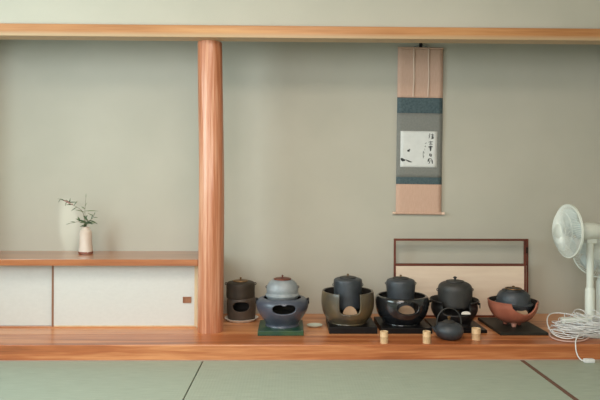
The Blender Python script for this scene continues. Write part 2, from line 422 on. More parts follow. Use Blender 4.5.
def W(px, py, dy=0):
    return ((px-290)*k+.016, VY+dy, .952-(py-190.2)*k)
base = (VX, VY, VZ+.102)
# the photograph's twigs: one reaching up left, one straight up, one out right, a low one left, a dark clump at the mouth
sprig('flowering_twig', 'longest twig in the vase, arching to the upper left with pinkish buds',
      [base, W(84, 224), W(82.3, 213), W(79, 208, -.02), W(72, 204, -.03), W(66, 201, -.03), W(59.5, 198.5, -.04)],
      [(.55, -1, 0, -.5, .05, .010), (.62, .5, 0, .9, .035, .009), (.7, -.6, -.1, .7, .04, .010), (.75, .9, -.1, .15, .06, .010), (.8, -.3, 0, -.8, .03, .008), (.85, -.8, 0, .5, .04, .010), (.72, .2, -.3, 1, .035, .012), (.65, -1, -.2, .1, .035, .012), (.95, -.6, 0, -.6, .025, .007)],
      'leaf', buds=((.72, .006), (.78, .0065), (.84, .005), (.66, .005)))
sprig('flowering_twig', 'thin twig in the vase standing straight up',
      [base, W(84.5, 222), W(84, 212), W(84.4, 204), W(85, 196.5)],
      [(.55, 1, 0, .12, .085, .009), (.6, -.8, 0, .6, .03, .008), (.97, 0, 0, 1, .025, .005), (.7, .4, 0, 1, .025, .006), (.5, -1, 0, .35, .075, .008)], 'leaf_pale')
sprig('flowering_twig', 'low twig in the vase spreading left with narrow leaves',
      [base, W(83.5, 222.5, -.01), W(80, 221, -.02), W(75, 222.2, -.03), (W(70, 223.2, -.03))],
      [(.45, -.8, 0, .5, .04, .014), (.7, -1, 0, .2, .035, .010), (.95, -1, 0, -.15, .03, .007), (.5, -.2, -.4, 1, .035, .016)])
sprig('flowering_twig', 'leafy twig in the vase spreading to the right with pale leaf loops',
      [base, W(86.5, 222.5, -.01), W(90, 220, -.02), W(93, 217.5, -.02), W(94.5, 214, -.02)],
      [(.3, .9, -.3, -.1, .05, .018), (.5, 1, 0, -.35, .055, .016), (.6, .3, 0, 1, .04, .010), (.8, 1, 0, .1, .03, .008), (.9, -1, 0, .6, .045, .007), (.35, -.5, -.3, .8, .045, .016), (.97, .2, 0, 1, .02, .006)])
sprig('flowering_twig', 'short dark green leaf cluster right at the vase mouth',
      [base, W(85.5, 222.5, -.01), W(86, 219, -.015)],
      [(.5, -.8, -.4, .6, .045, .022), (.5, .8, -.4, .5, .045, .022), (.8, .2, -.5, .9, .04, .022), (.6, -1, -.3, 0, .04, .02), (.6, 1, -.3, -.2, .05, .02), (.95, -.4, 0, 1, .03, .016), (.4, .1, -.8, .5, .045, .024), (.4, -.5, -.7, .1, .04, .022), (.5, .5, -.7, 0, .045, .022)])

# ------------------------------------------------------------ hanging scroll
def scroll():
    W0, H0 = .322, 1.168
    t = thing('hanging_scroll', 'tall pink, teal and grey silk hanging scroll with small ink painting', 'scroll', (.9175, YB-.016, 1.966))
    t.rotation_euler = (0, R(.55), 0)
    def cloth(name, x0, x1, z0, z1, m, y=0, th=.0016, wav=.0, nx=10, nz=16, parent=None, label=None):
        bm = bmesh.new(); G = []
        for j in range(nz+1):
            z = z0+(z1-z0)*j/nz; row = []
            for i in range(nx+1):
                x = x0+(x1-x0)*i/nx
                yy = y+.0016*math.sin(z*7+.6)+.0012*math.sin(z*17+x*9)+wav*math.sin(z*26)
                row.append(bm.verts.new((x+(wav*1.0*math.sin(z*24) if wav else 0), yy, z)))
            G.append(row)
        for j in range(nz):
            for i in range(nx): bm.faces.new((G[j][i], G[j][i+1], G[j+1][i+1], G[j+1][i]))
        o = obj(name, bm, m, parent or t, True)
        s = o.modifiers.new('thick', 'SOLIDIFY'); s.thickness = th; s.offset = 0
        if label: o['label'] = label
        return o
    h = W0/2
    # measured band heights (pixels at 0.00705 m)
    q = H0/165.5
    z = [0, -50*q, -65.5*q, -129.5*q, -136.5*q, -165.5*q]
    cloth('silk_panel', -h, h, z[1], z[0], M['silk_pink'], label='salmon pink upper panel')
    cloth('silk_panel', -h, h, z[2], z[1], M['silk_teal'], label='dark teal patterned band')
    g = cloth('silk_panel', -h, h, z[3], z[2], M['silk_grey'], label='plain grey middle panel')
    cloth('silk_panel', -h, h, z[4], z[3], M['silk_teal'], label='narrow dark teal band below the grey')
    cloth('silk_panel', -h, h, z[5], z[4], M['silk_pink'], label='salmon pink lower panel')
    for s, x in ((0, -.047), (1, .058)):
        cloth('ribbon', x-.006, x+.006, z[1]+.004, -.006, M['silk_white'], y=-.006, th=.001, wav=.0022, nx=2, nz=40, label='pale loose hanging ribbon')
    # paper 37x36 px square
    x0, x1, z1_, z0_ = -.134, .126, -83.5*q, -119.5*q
    pa = cloth('painting_paper', x0, x1, z0_, z1_, M['paper'], y=-.0022, th=.0008, label='white square paper with ink brushwork')
    # brushwork, as flat strokes lying on the paper.  u,v in 0..1 (v downwards)
    def surf(u, v):
        x = x0+(x1-x0)*u; zz = z1_+(z0_-z1_)*v
        return Vector((x, -.0022+.0016*math.sin(zz*7+.6)+.0012*math.sin(zz*17+x*9)-.0010, zz))
    def stroke(bm, pts, wd):
        P = spline([(a, b, c if len(p) > 2 else 1) for p in pts for a, b, c in [(p[0], p[1], p[2] if len(p) > 2 else 1)]], 5)
        L_ = []; R_ = []
        for i, p in enumerate(P):
            tt = P[min(i+1, len(P)-1)]-P[max(i-1, 0)]; tt.z = 0; tt = tt.normalized() if tt.length > 0 else Vector((1, 0, 0))
            n = Vector((-tt.y, tt.x, 0))*wd*.5*max(.15, p.z)
            L_.append(bm.verts.new(surf(p.x+n.x, p.y+n.y))); R_.append(bm.verts.new(surf(p.x-n.x, p.y-n.y)))
        for i in range(len(P)-1): bm.faces.new((L_[i], L_[i+1], R_[i+1], R_[i]))
    bm = bmesh.new()
    S = [  # five brushed characters down the right side
        ([(.775, .10, .6), (.785, .14, 1), (.775, .20, .5)], .022), ([(.79, .06), (.80, .10)], .02), ([(.83, .09), (.87, .10), (.90, .09)], .016),
        ([(.865, .06, .5), (.87, .13, 1), (.865, .2, .9)], .022), ([(.84, .14), (.90, .13)], .016), ([(.86, .165, 1.3), (.885, .19, 1.6), (.895, .2, .8)], .035), ([(.85, .17), (.84, .22, .5)], .018),
        ([(.76, .30), (.84, .285), (.90, .29, .5)], .014), ([(.79, .33), (.86, .32)], .014), ([(.82, .27), (.825, .36)], .014), ([(.78, .37), (.88, .36)], .012),
        ([(.76, .435, .7), (.82, .43, 1.4), (.88, .425, .6)], .03), ([(.82, .40), (.822, .50, 1.2), (.815, .55, .6)], .032), ([(.79, .47), (.85, .47)], .02), ([(.80, .50), (.84, .53)], .022), 
        ([(.81, .61, .6), (.80, .66, 1.1), (.83, .70, .5)], .026), ([(.83, .62), (.85, .66), (.84, .70)], .02), ([(.79, .67), (.84, .65)], .016),
        ([(.79, .75), (.77, .79, 1.3), (.75, .84, .7)], .028), ([(.77, .77), (.82, .76), (.86, .78)], .018), ([(.86, .79), (.87, .84, 1.2), (.875, .90, .7)], .026), ([(.78, .82), (.80, .87), (.77, .90, .5)], .018), ([(.80, .80), (.83, .83)], .014),
    ]
    for pts, wd in S: stroke(bm, pts, wd*1.05)
    obj('calligraphy', bm, M['ink'], pa); bm = bmesh.new()
    stroke(bm, [(.19, .565, .6), (.215, .545, 1.6), (.245, .53, 1.0), (.26, .49, .3)], .035)
    stroke(bm, [(.20, .52, .5), (.225, .545, 1.3), (.24, .58, .5)], .03)
    obj('painted_bird', bm, M['ink'], pa); bm = bmesh.new()
    stroke(bm, [(.015, .76, .8), (.05, .79, 1.6), (.10, .81, 1.3), (.14, .80, .5)], .045)
    stroke(bm, [(.03, .83, .7), (.07, .81, 1), (.12, .79, .4)], .03)
    stroke(bm, [(.06, .76, .5), (.08, .81, 1), (.06, .85, .4)], .022)
    stroke(bm, [(.15, .80), (.22, .825, 1.2), (.29, .85, .8), (.33, .86, .3)], .022)
    stroke(bm, [(.17, .83, .5), (.24, .85, 1), (.30, .875, .3)], .016)
    obj('painted_reed', bm, M['ink'], pa)
    bm = bmesh.new()
    for pts, wd in [([(.70, .30), (.69, .35)], .012), ([(.66, .34), (.71, .33)], .012), ([(.68, .39), (.69, .44)], .012), ([(.65, .42), (.70, .43)], .012), ([(.66, .48), (.67, .53)], .010),
                    ([(.63, .55), (.62, .64), (.625, .75)], .016), ([(.645, .57), (.65, .62)], .012), ([(.61, .60), (.64, .59)], .010), ([(.64, .67), (.645, .72)], .012), ([(.61, .69), (.64, .70)], .01)]:
        stroke(bm, pts, wd)
    obj('fine_writing', bm, M['ink_grey'], pa)
    def rod(name, z, r, x, m):
        bm = lathe([(0, -x), (r, -x), (r, x), (0, x)], 24)
        bmesh.ops.rotate(bm, cent=(0, 0, 0), matrix=Matrix.Rotation(R(90), 3, 'Y'), verts=bm.verts)
        bmesh.ops.translate(bm, vec=(0, 0, z), verts=bm.verts)
        return obj(name, bm, m, t, True)
    rod('top_rod', -.002, .005, h+.001, M['silk_pink'])
    rod('bottom_rod', z[5], .0095, h+.002, M['silk_pink'])
    for s in (-1, 1):
        bm = lathe([(0, 0), (.0085, 0), (.0085, .012), (.0105, .018), (.0105, .022), (0, .023)], 20)
        bmesh.ops.rotate(bm, cent=(0, 0, 0), matrix=Matrix.Rotation(R(90*s), 3, 'Y'), verts=bm.verts)
        bmesh.ops.translate(bm, vec=(s*h, 0, z[5]), verts=bm.verts)
        obj('rod_end', bm, M['rod'], t, True)
    bm = bmesh.new()
    tube(bm, [(-.05, -.004, .003), (-.02, -.006, .012), (-.004, -.005, .028), (.004, -.005, .028), (.02, -.006, .012), (.05, -.004, .003)], .0016, 6)
    obj('hanging_cord', bm, M['silk_teal'], t, True)
scroll()
hk = thing('wall_hook', 'dark iron hook on the wall carrying the hanging scroll', 'hook', (.921, YB-.001, 1.992))
bm = bmesh.new()
tube(bm, spline([(0, 0, .02), (0, -.012, .02), (0, -.020, .012), (0, -.022, -.012), (0, -.026, -.022), (0, -.034, -.018), (0, -.036, -.004)], 5), .0045, 10)
obj('hook_arm', bm, M['nail'], hk, True)
obj('hook_plate', bx(-.011, .011, -.004, .0, -.045, .045, bev=.0015), M['nail'], hk)

# ------------------------------------------------------------ two-leaf low screen
def screen():
    t = thing('folding_screen', 'low folded screen with thin red-brown frame and pale lower panel', 'screen', (1.185, 3.86, ZT))
    def leaf(y, x0, x1, nm):
        f = .0125; H = .537; zr = .358; th = .012
        lf = bmesh.new()
        box(lf, x0, x0+f*1.0, y-th/2, y+th/2, 0, H); box(lf, x1-f, x1, y-th/2, y+th/2, 0, H)
        box(lf, x0+f, x1-f, y-th/2, y+th/2, H-f*.95, H); box(lf, x0+f, x1-f, y-th/2, y+th/2, zr-f/2, zr+f/2); box(lf, x0+f, x1-f, y-th/2, y+th/2, 0, f)
        fr = obj('frame', lf, M['darkframe'], t)
        obj('panel', bx(x0+f, x1-f, y-.004, y+.004, f, zr-f/2), M['screen_panel'], t)
    leaf(-.012, -.467, .448, 0)
    leaf(.020, -.462, .478, 1)
    bm = bmesh.new()
    pass
    bm.free()
    for z in (.08, .44): obj('hinge', bx(.446, .4655, -.006, .014, z, z+.04), M['nail'], t)
screen()

# ------------------------------------------------------------ braziers
def brazier(name, label, x, y, z, prof, m, thick=.010, g=None, seg=224, rz=0, ash_z=None, ash_r=None, extra=None, wob=None):
    """prof (r,z) from base centre outwards and up to the rim; g(theta, z) < 0 is cut away"""
    t = thing(name, label, 'brazier', (x, y, z), rz, 'charcoal braziers in the row')
    # resample the profile at an even step
    P = [Vector((a, b)) for a, b in smooth_profile(prof, 8)]
    out = [P[0]]; step = .0042; acc = 0
    for a, b in zip(P, P[1:]):
        L = (b-a).length
        n = max(1, round(L/step)) if L > step*.5 else 1
        for i in range(1, n+1):
            q = a.lerp(b, i/n)
            if (q-out[-1]).length > step*.55 or (a is P[-2] and i == n): out.append(q)
    P = out; n = len(P)
    S = [(i, j) for i in range(n) for j in range(seg)]
    def at(i, th):   # i float
        i0 = min(int(i), n-2); f = i-i0; q = P[i0].lerp(P[i0+1], f); r = q.x*(wob(th, q.y) if wob else 1)
        return Vector((r*math.sin(th), -r*math.cos(th), q.y))
    def G(i, th):
        if not g: return 1
        i0 = min(int(i), n-2); zz = P[i0].lerp(P[i0+1], i-i0).y
        a = (th+PI) % (2*PI)-PI
        return g(a, zz)
    val = {(i, j): G(i, 2*PI*j/seg) for i, j in S}
    bm = bmesh.new(); vv = {}
    for i, j in S:
        fi, fj = float(i), float(j)
        if val[i, j] < 0:
            best = None
            for di in (-1, 0, 1):
                for dj in (-1, 0, 1):
                    if (di or dj) and 0 <= i+di < n:
                        v2 = val[i+di, (j+dj) % seg]
                        if v2 >= 0:
                            s = val[i, j]/(val[i, j]-v2); d = s*math.hypot(di, dj)
                            if best is None or d < best[0]: best = (d, i+di*s, j+dj*s)
            if best: fi, fj = best[1], best[2]
        vv[i, j] = bm.verts.new(at(fi, 2*PI*fj/seg))
    for i in range(n-1):
        for j in range(seg):
            j2 = (j+1) % seg
            if all(val[a] < 0 for a in ((i, j), (i, j2), (i+1, j), (i+1, j2))): continue
            bm.faces.new((vv[i, j], vv[i, j2], vv[i+1, j2], vv[i+1, j]))
    if P[0].x < .03:
        bm.faces.new([vv[0, j] for j in range(seg)][::-1])
    bmesh.ops.delete(bm, geom=[v for v in bm.verts if not v.link_faces], context='VERTS')
    body = obj('brazier_body', bm, m, t, True)
    so = body.modifiers.new('wall', 'SOLIDIFY'); so.thickness = thick; so.offset = -1
    body.data.materials.append(M['dark_inside']); so.material_offset = 1; so.material_offset_rim = 0
    if ash_z is not None:
        rr = ash_r
        obj('ash_bed', lathe([(0, ash_z-.02), (rr*.96, ash_z-.02), (rr, ash_z), (rr*.8, ash_z+.004), (rr*.4, ash_z-.010), (0, ash_z-.012)], 64, wob=lambda a, zz: 1), M['ash'], t, True)
    return t
def ring_handle(t, x, y, z, r, m, side):
    bm = bmesh.new()
    tube(bm, [(x+side*.006, y+r*math.cos(a), z-r*.6+r*math.sin(a)) for a in [2*PI*i/20 for i in range(20)]], r*.2, 6, closed=True)
    bmesh.ops.create_uvsphere(bm, u_segments=12, v_segments=8, radius=r*.5, matrix=Matrix.Translation((x, y, z)))
    obj('ring_handle', bm, m, t, True)
def foot(t, a, r, h, rad, m):
    bm = lathe([(0, 0), (rad*.7, 0), (rad*.75, h*.3), (rad, h), (0, h*1.02)], 20)
    bmesh.ops.translate(bm, vec=(r*math.sin(a), -r*math.cos(a), 0), verts=bm.verts)
    obj('foot', bm, m, t, True)
def kettle(name, label, x, y, z, prof, m, lid, lidm, knob, lugs, rz=0, lug_m=None, knobm=None):
    t = thing(name, label, 'kettle', (x, y, z), rz, 'iron kettles on the braziers')
    pr = smooth_profile(prof, 6)
    obj('kettle_body', lathe([(0, pr[0][1])]+pr+[(0, pr[-1][1])], 72), m, t, True)
    zt = pr[-1][1]; lr, lh = lid
    l = obj('lid', lathe([(0, zt-.002), (lr, zt-.002), (lr*1.03, zt+.002), (lr, zt+.006), (lr*.8, zt+.007+lh*.3), (lr*.5, zt+.006+lh*.75), (.0, zt+.006+lh)], 56), lidm, t, True)
    kr, kh = knob; zk = zt+.005+lh
    obj('knob', lathe([(0, zk-.003), (kr*.6, zk-.003), (kr*.5, zk+kh*.35), (kr*.95, zk+kh*.6), (kr, zk+kh*.8), (kr*.5, zk+kh), (0, zk+kh)], 24), knobm or lidm, l, True)
    for s in (-1, 1):
        r, zz, sz = lugs; sz *= .8; bm = bmesh.new()
        tube(bm, [(s*(r+sz*.4)+s*sz*.75*math.cos(a), 0, zz+sz*.9*math.sin(a)) for a in [2*PI*i/18 for i in range(18)]], sz*.36, 8, closed=True)
        box(bm, min(s*(r-sz*.8), s*(r+sz*.1)), max(s*(r-sz*.8), s*(r+sz*.1)), -sz*.5, sz*.5, zz-sz*.7, zz+sz*.7, bev=sz*.2)
        obj('lug', bm, lug_m or m, t, True)
    return t
def board(name, label, x0, x1, y0, y1, h, m, rz=0, cat='board'):
    o = obj(name, bx(-(x1-x0)/2, (x1-x0)/2, -(y1-y0)/2, (y1-y0)/2, 0, h, bev=.003), m, loc=((x0+x1)/2, (y0+y1)/2, ZT), rot=(0, 0, rz))
    return tag(o, label, cat, 'base boards under the braziers')
def front_tile(x, y, z, r, m, label, rz=0, h=None):
    bm = bmesh.new(); n = 20; h = h or r; th = .006
    pts = [(-r, -h*.5)]+[(-r*math.cos(PI*i/n), h*math.sin(PI*i/n)) for i in range(n+1)]+[(r, -h*.5)]
    A = [bm.verts.new((a, -th, b)) for a, b in pts]; B = [bm.verts.new((a, th, b)) for a, b in pts]
    bm.faces.new(A); bm.faces.new(B[::-1])
    for i in range(len(pts)):
        j = (i+1) % len(pts); bm.faces.new((A[i], B[i], B[j], A[j]))
    bmesh.ops.recalc_face_normals(bm, faces=bm.faces)
    bmesh.ops.bevel(bm, geom=[e for e in bm.edges], offset=.0015, segments=2, affect='EDGES')
    o = obj('hearth_tile', bm, m, loc=(x, y, z), rot=(R(-12), 0, rz)); tag(o, label, 'tile')
def ell(t0, z0, a, b, p=2):
    return lambda th, z: abs((th-t0)/a)**p+abs((z-z0)/b)**p-1
def notch(t0, zb, a, h):
    zc = zb+h
    return lambda th, z: (abs((th-t0)/a)**3.5+(max(0, zc-z)/h)**3.5)-1

# 1: tall dark brazier behind the post, on a pale scalloped dish
X1, Y1 = -.322, 3.755
o = obj('brazier_dish', lathe([(0, 0), (.088, 0), (.106, .014), (.112, .020), (.108, .021), (.085, .008), (0, .007)], 96, wob=lambda a, z: 1+(.02*math.sin(9*a) if z > .01 else 0)), M['tile_white'], smooth=True, loc=(X1, Y1, ZT))
tag(o, 'pale low dish under the tall dark brazier beside the post', 'dish')
brazier('brazier', 'tall straight-sided dark umber brazier beside the post, leftmost in the row', X1, Y1, ZT+.0075,
        [(.0, 0), (.082, 0), (.090, .010), (.094, .04), (.097, .09), (.096, .125), (.091, .146), (.083, .152)], M['umber'],
        g=ell(.06, .098, .62, .032, 2.4), ash_z=.050, ash_r=.08)
kettle('iron_kettle', 'dark brown cylindrical iron kettle beside the post, leftmost in the row', X1-.006, Y1, ZT+.150,
       [(.082, 0), (.094, .008), (.0945, .05), (.095, .085), (.090, .102), (.072, .109), (.05, .110)], M['iron_brown'], (.05, .006), M['brass'], (.008, .016), (.094, .094, .010))
# 2: blue-grey round brazier on green tile
X2, Y2 = -.045, 3.50
board('glazed_tile', 'thick green glazed square tile under the blue-grey brazier', X2-.145, X2+.130, 3.342, 3.632, .030, M['green_tile'], cat='tile')
e1 = ell(.085, .124, .46, .032, 2.6)
def kid(th, z):
    # wide oval with a bump hanging down in the middle of its top edge
    bite = .75-(((th-.085)/.13)**2+((z-.160)/.016)**2)
    return max(e1(th, z), bite)
B2 = brazier('brazier', 'round blue-grey clay brazier with a wide oval mouth, on the green tile', X2, Y2, ZT+.030,
        [(.0, 0), (.098, 0), (.104, .006), (.104, .016), (.115, .034), (.138, .066), (.156, .100), (.163, .128), (.160, .150), (.148, .164), (.128, .172), (.118, .173)], M['blue_glaze'],
        g=kid, ash_z=.070, ash_r=.120)
for s in (-1, 1): ring_handle(B2, s*.158, -.01, .162, .017, M['black_matte'], s)
kettle('iron_kettle', 'silver-grey domed iron kettle with reddish bronze lid', X2, Y2, ZT+.030+.186,
       [(.088, -.03), (.104, -.004), (.105, .006), (.098, .016), (.099, .040), (.091, .068), (.074, .088), (.056, .096), (.052, .097)], M['iron_silver'], (.054, .008), M['copper'], (.007, .014), (.095, .050, .009), lug_m=M['iron_dark'])
# 3: ochre and grey brazier with square front notch
X3, Y3 = .368, 3.545
board('lacquer_board', 'black lacquer board under the olive brown notched brazier', X3-.128, X3+.166, 3.388, 3.70, .040, M['lacquer'])
M['ochre'] = mat('olive_brown_glaze', (64, 63, 60), .34, noise=(108, 92, 64), nscale=6, bump=.25, bscale=40, coat=.25)
brazier('brazier', 'olive brown brazier with deep square notch open at its front', X3, Y3, ZT+.040,
        [(.0, 0), (.112, 0), (.120, .006), (.132, .022), (.150, .048), (.162, .085), (.167, .13), (.165, .170), (.161, .196)], M['ochre'], .012,
        g=notch(-.01, .070, .41, .045), ash_z=.044, ash_r=.12)
front_tile(X3+.004, 3.44, ZT+.022+.078, .045, M['tile_tan'], 'tan half-round hearth tile in the notch of the olive brown brazier', h=.056)
kettle('iron_kettle', 'straight-sided blue-grey iron kettle in the olive brown brazier', X3+.001, Y3, ZT+.022+.10,
       [(.07, 0), (.086, .012), (.0875, .06), (.089, .12), (.0905, .165), (.087, .184), (.074, .192), (.058, .194)], M['iron'], (.052, .007), M['iron_dark'], (.008, .013), (.088, .150, .009), knobm=M['brass'])
# 4: glossy black brazier
X4, Y4 = .713, 3.545
board('lacquer_board', 'black lacquer board under the glossy black brazier', X4-.155, X4+.155, 3.387, 3.70, .036, M['lacquer'])
e4 = ell(.05, .118, .43, .040, 2.2)
B4 = brazier('brazier', 'glossy black brazier with a lopsided oval mouth in front', X4, Y4, ZT+.036,
        [(.0, 0), (.108, 0), (.116, .006), (.130, .022), (.150, .05), (.163, .085), (.168, .125), (.166, .155), (.158, .169), (.148, .172)], M['black_glaze'], .012,
        g=lambda th, z: max(e4(th, z), .7-(((th-.04)/.10)**2+((z-.162)/.020)**2)), ash_z=.062, ash_r=.13)
front_tile(X4+.010, 3.455, ZT+.036+.085, .05, M['tile_tan'], 'tan hearth tile seen through the mouth of the glossy black brazier', h=.036)
kettle('iron_kettle', 'barrel-shaped slate grey iron kettle in the glossy black brazier', X4-.008, Y4, ZT+.022+.08,
       [(.07, 0), (.084, .014), (.085, .10), (.090, .145), (.0915, .175), (.088, .196), (.076, .206), (.056, .209)], M['iron'], (.05, .007), M['iron_dark'], (.008, .012), (.090, .180, .009), knobm=M['brass'])
# 5: black brazier with the big kettle
X5, Y5 = 1.053, 3.565
board('lacquer_board', 'black lacquer board under the matt black brazier, behind the small teapot', X5-.155, X5+.155, 3.40, 3.72, .020, M['lacquer'])
B5 = brazier('brazier', 'matt black brazier with flared rim behind the small teapot', X5, Y5, ZT+.020,
        [(.0, 0), (.095, 0), (.102, .006), (.104, .02), (.122, .045), (.140, .080), (.146, .110), (.143, .130), (.146, .144), (.156, .152)], M['black_matte'], .010,
        g=notch(.10, .075, .62, .03), rz=-.28, ash_z=.07, ash_r=.115)
for s in (-1, 1): ring_handle(B5, s*.150, -.02, .138, .016, M['black_matte'], s)
front_tile(X5+.036, 3.440, ZT+.020+.092, .028, M['tile_white'], 'white hearth tile in the dark mouth of the matt black brazier', h=.013)
kettle('iron_kettle', 'largest charcoal iron kettle in the row, with tall shoulders and round knob', X5+.005, Y5, ZT+.020+.11,
       [(.09, 0), (.104, .010), (.1065, .05), (.108, .10), (.106, .122), (.097, .141), (.078, .154), (.056, .159)], M['iron_dark'], (.056, .006), M['iron_dark'], (.012, .022), (.108, .108, .010))
# 6: red clay bowl brazier on grey board
X6, Y6 = 1.418, 3.535
board('slate_board', 'dark grey board under the red clay brazier', 1.268, 1.560, 3.347, 3.755, .018, M['lacquer_grey'])
LIP = [(-.10, .16), (-.04, .135), (.0, .110), (.12, .094), (.28, .080), (.5, .068), (.72, .070), (.9, .084), (1.08, .110), (1.2, .135), (1.42, .17)]
def lip(th):
    for (a, b), (c, d) in zip(LIP, LIP[1:]):
        if a <= th <= c: return b+(d-b)*(th-a)/(c-a)
    return 1
B6 = brazier('brazier', 'red clay bowl brazier with a broken scooped rim, rightmost in the row', X6, Y6, ZT+.018+.026,
        [(.0, 0), (.062, 0), (.088, .008), (.121, .032), (.144, .066), (.157, .100), (.160, .130), (.162, .140)], M['red_clay'], .009, rz=-.37,
        g=lambda th, z: (lip(th) - z)*12 if -.09 < th < 1.4 else 1, ash_z=.06, ash_r=.115)
for a, mm in ((R(8), 'pink_clay'), (R(128), 'red_clay'), (R(248), 'red_clay')): foot(B6, a, .050, .030, .020, M[mm])
for c in [c for c in B6.children if c.name.startswith('foot')]: c.location.z = -.026
front_tile(X6+.014, 3.432, ZT+.044+.066, .040, M['tile_tan'], 'tan hearth tile in the scooped rim of the red clay brazier', rz=R(4), h=.034)
kt = kettle('iron_kettle', 'wide flattened blue-grey iron kettle with ridged lid, rightmost in the row', X6+.004, Y6, ZT+.018+.08,
       [(.07, 0), (.104, .03), (.120, .060), (.122, .066), (.108, .074), (.105, .096), (.098, .122), (.082, .142), (.062, .150)], M['iron'], (.056, .010), M['iron_dark'], (.009, .014), (.101, .112, .009), knobm=M['brass'])
for r_, zz in ((.070, .149), (.050, .162)):
    bm = bmesh.new(); tube(bm, [(r_*math.cos(2*PI*i/40), r_*math.sin(2*PI*i/40), zz) for i in range(40)], .0035, 6, closed=True)
    obj('lid_ridge', bm, M['brass'] if r_ < .06 else M['iron_dark'], kt, True)

B6.scale = (.95,)*3; kt.scale = (.97,)*3; kt.location.z -= .004
# ------------------------------------------------------------ small teapot in front
def teapot():
    t = thing('iron_teapot', 'small blue-grey iron teapot with hoop handle at the ledge front', 'teapot', (.938, 3.278, ZT)); t.scale = (1.09,)*3
    pr = smooth_profile([(.036, 0), (.05, .004), (.068, .020), (.0765, .042), (.074, .060), (.060, .078), (.040, .087), (.032, .088)], 6)
    obj('teapot_body', lathe([(0, 0)]+pr+[(0, .088)], 64), M['iron'], t, True)
    l = obj('lid', lathe([(0, .086), (.034, .086), (.035, .089), (.028, .096), (.012, .101), (0, .102)], 48), M['iron_dark'], t, True)
    obj('knob', lathe([(0, .100), (.005, .100), (.004, .106), (.009, .112), (.009, .118), (.004, .122), (0, .122)], 20), M['brass'], l, True)
    bm = bmesh.new(); A = [PI*i/28 for i in range(29)]
    tube(bm, [(-.066*math.cos(a)*1.0, 0, .075+.090*math.sin(a)**.8) for a in A], .0032, 8)
    obj('hoop_handle', bm, M['iron_dark'], t, True)
    bm = bmesh.new()
    tube(bm, spline([(-.060, -.012, .040), (-.076, -.014, .046), (-.086, -.016, .058), (-.094, -.018, .068)], 5), .011, 12, radf=lambda s: 1.1-.55*s)
    obj('spout', bm, M['iron'], t, True)
teapot()
# bamboo lid rests
def bamboo(x, y, label, h=.066, r=.0225):
    t = thing('bamboo_stand', label, 'bamboo stand', (x, y, ZT), 0, 'small bamboo stands on the ledge')
    obj('bamboo_tube', lathe([(0, h*.62), (r*.8, h*.62), (r*.8, h), (r, h), (r, h*.60), (r*1.05, h*.57), (r, h*.54), (r, 0), (r*.8, 0), (r*.8, h*.5), (0, h*.5)], 40), M['bamboo'], t, True)
    obj('cut_end', lathe([(r*.78, h+.0003), (r*.98, h+.0003), (r*.98, h+.001), (r*.78, h+.001), (r*.78, h+.0003)], 40), M['bamboo_in'], t)
bamboo(.540, 3.186, 'short bamboo tube in front, between the olive brown and glossy black braziers')
bamboo(.784, 3.186, 'short bamboo tube immediately left of the small teapot')
bamboo(1.092, 3.258, 'short bamboo tube to the right of the small teapot', .066, .0255)
# pale green lid on the floor between two braziers
o = obj('porcelain_dish', lathe([(0, 0), (.030, 0), (.034, .003), (.046, .008), (.050, .012), (.046, .0125), (.03, .007), (0, .006)], 48), M['jade'], smooth=True, loc=(.160, 3.575, ZT))
tag(o, 'flat pale green dish on the boards between the second and third braziers', 'dish')

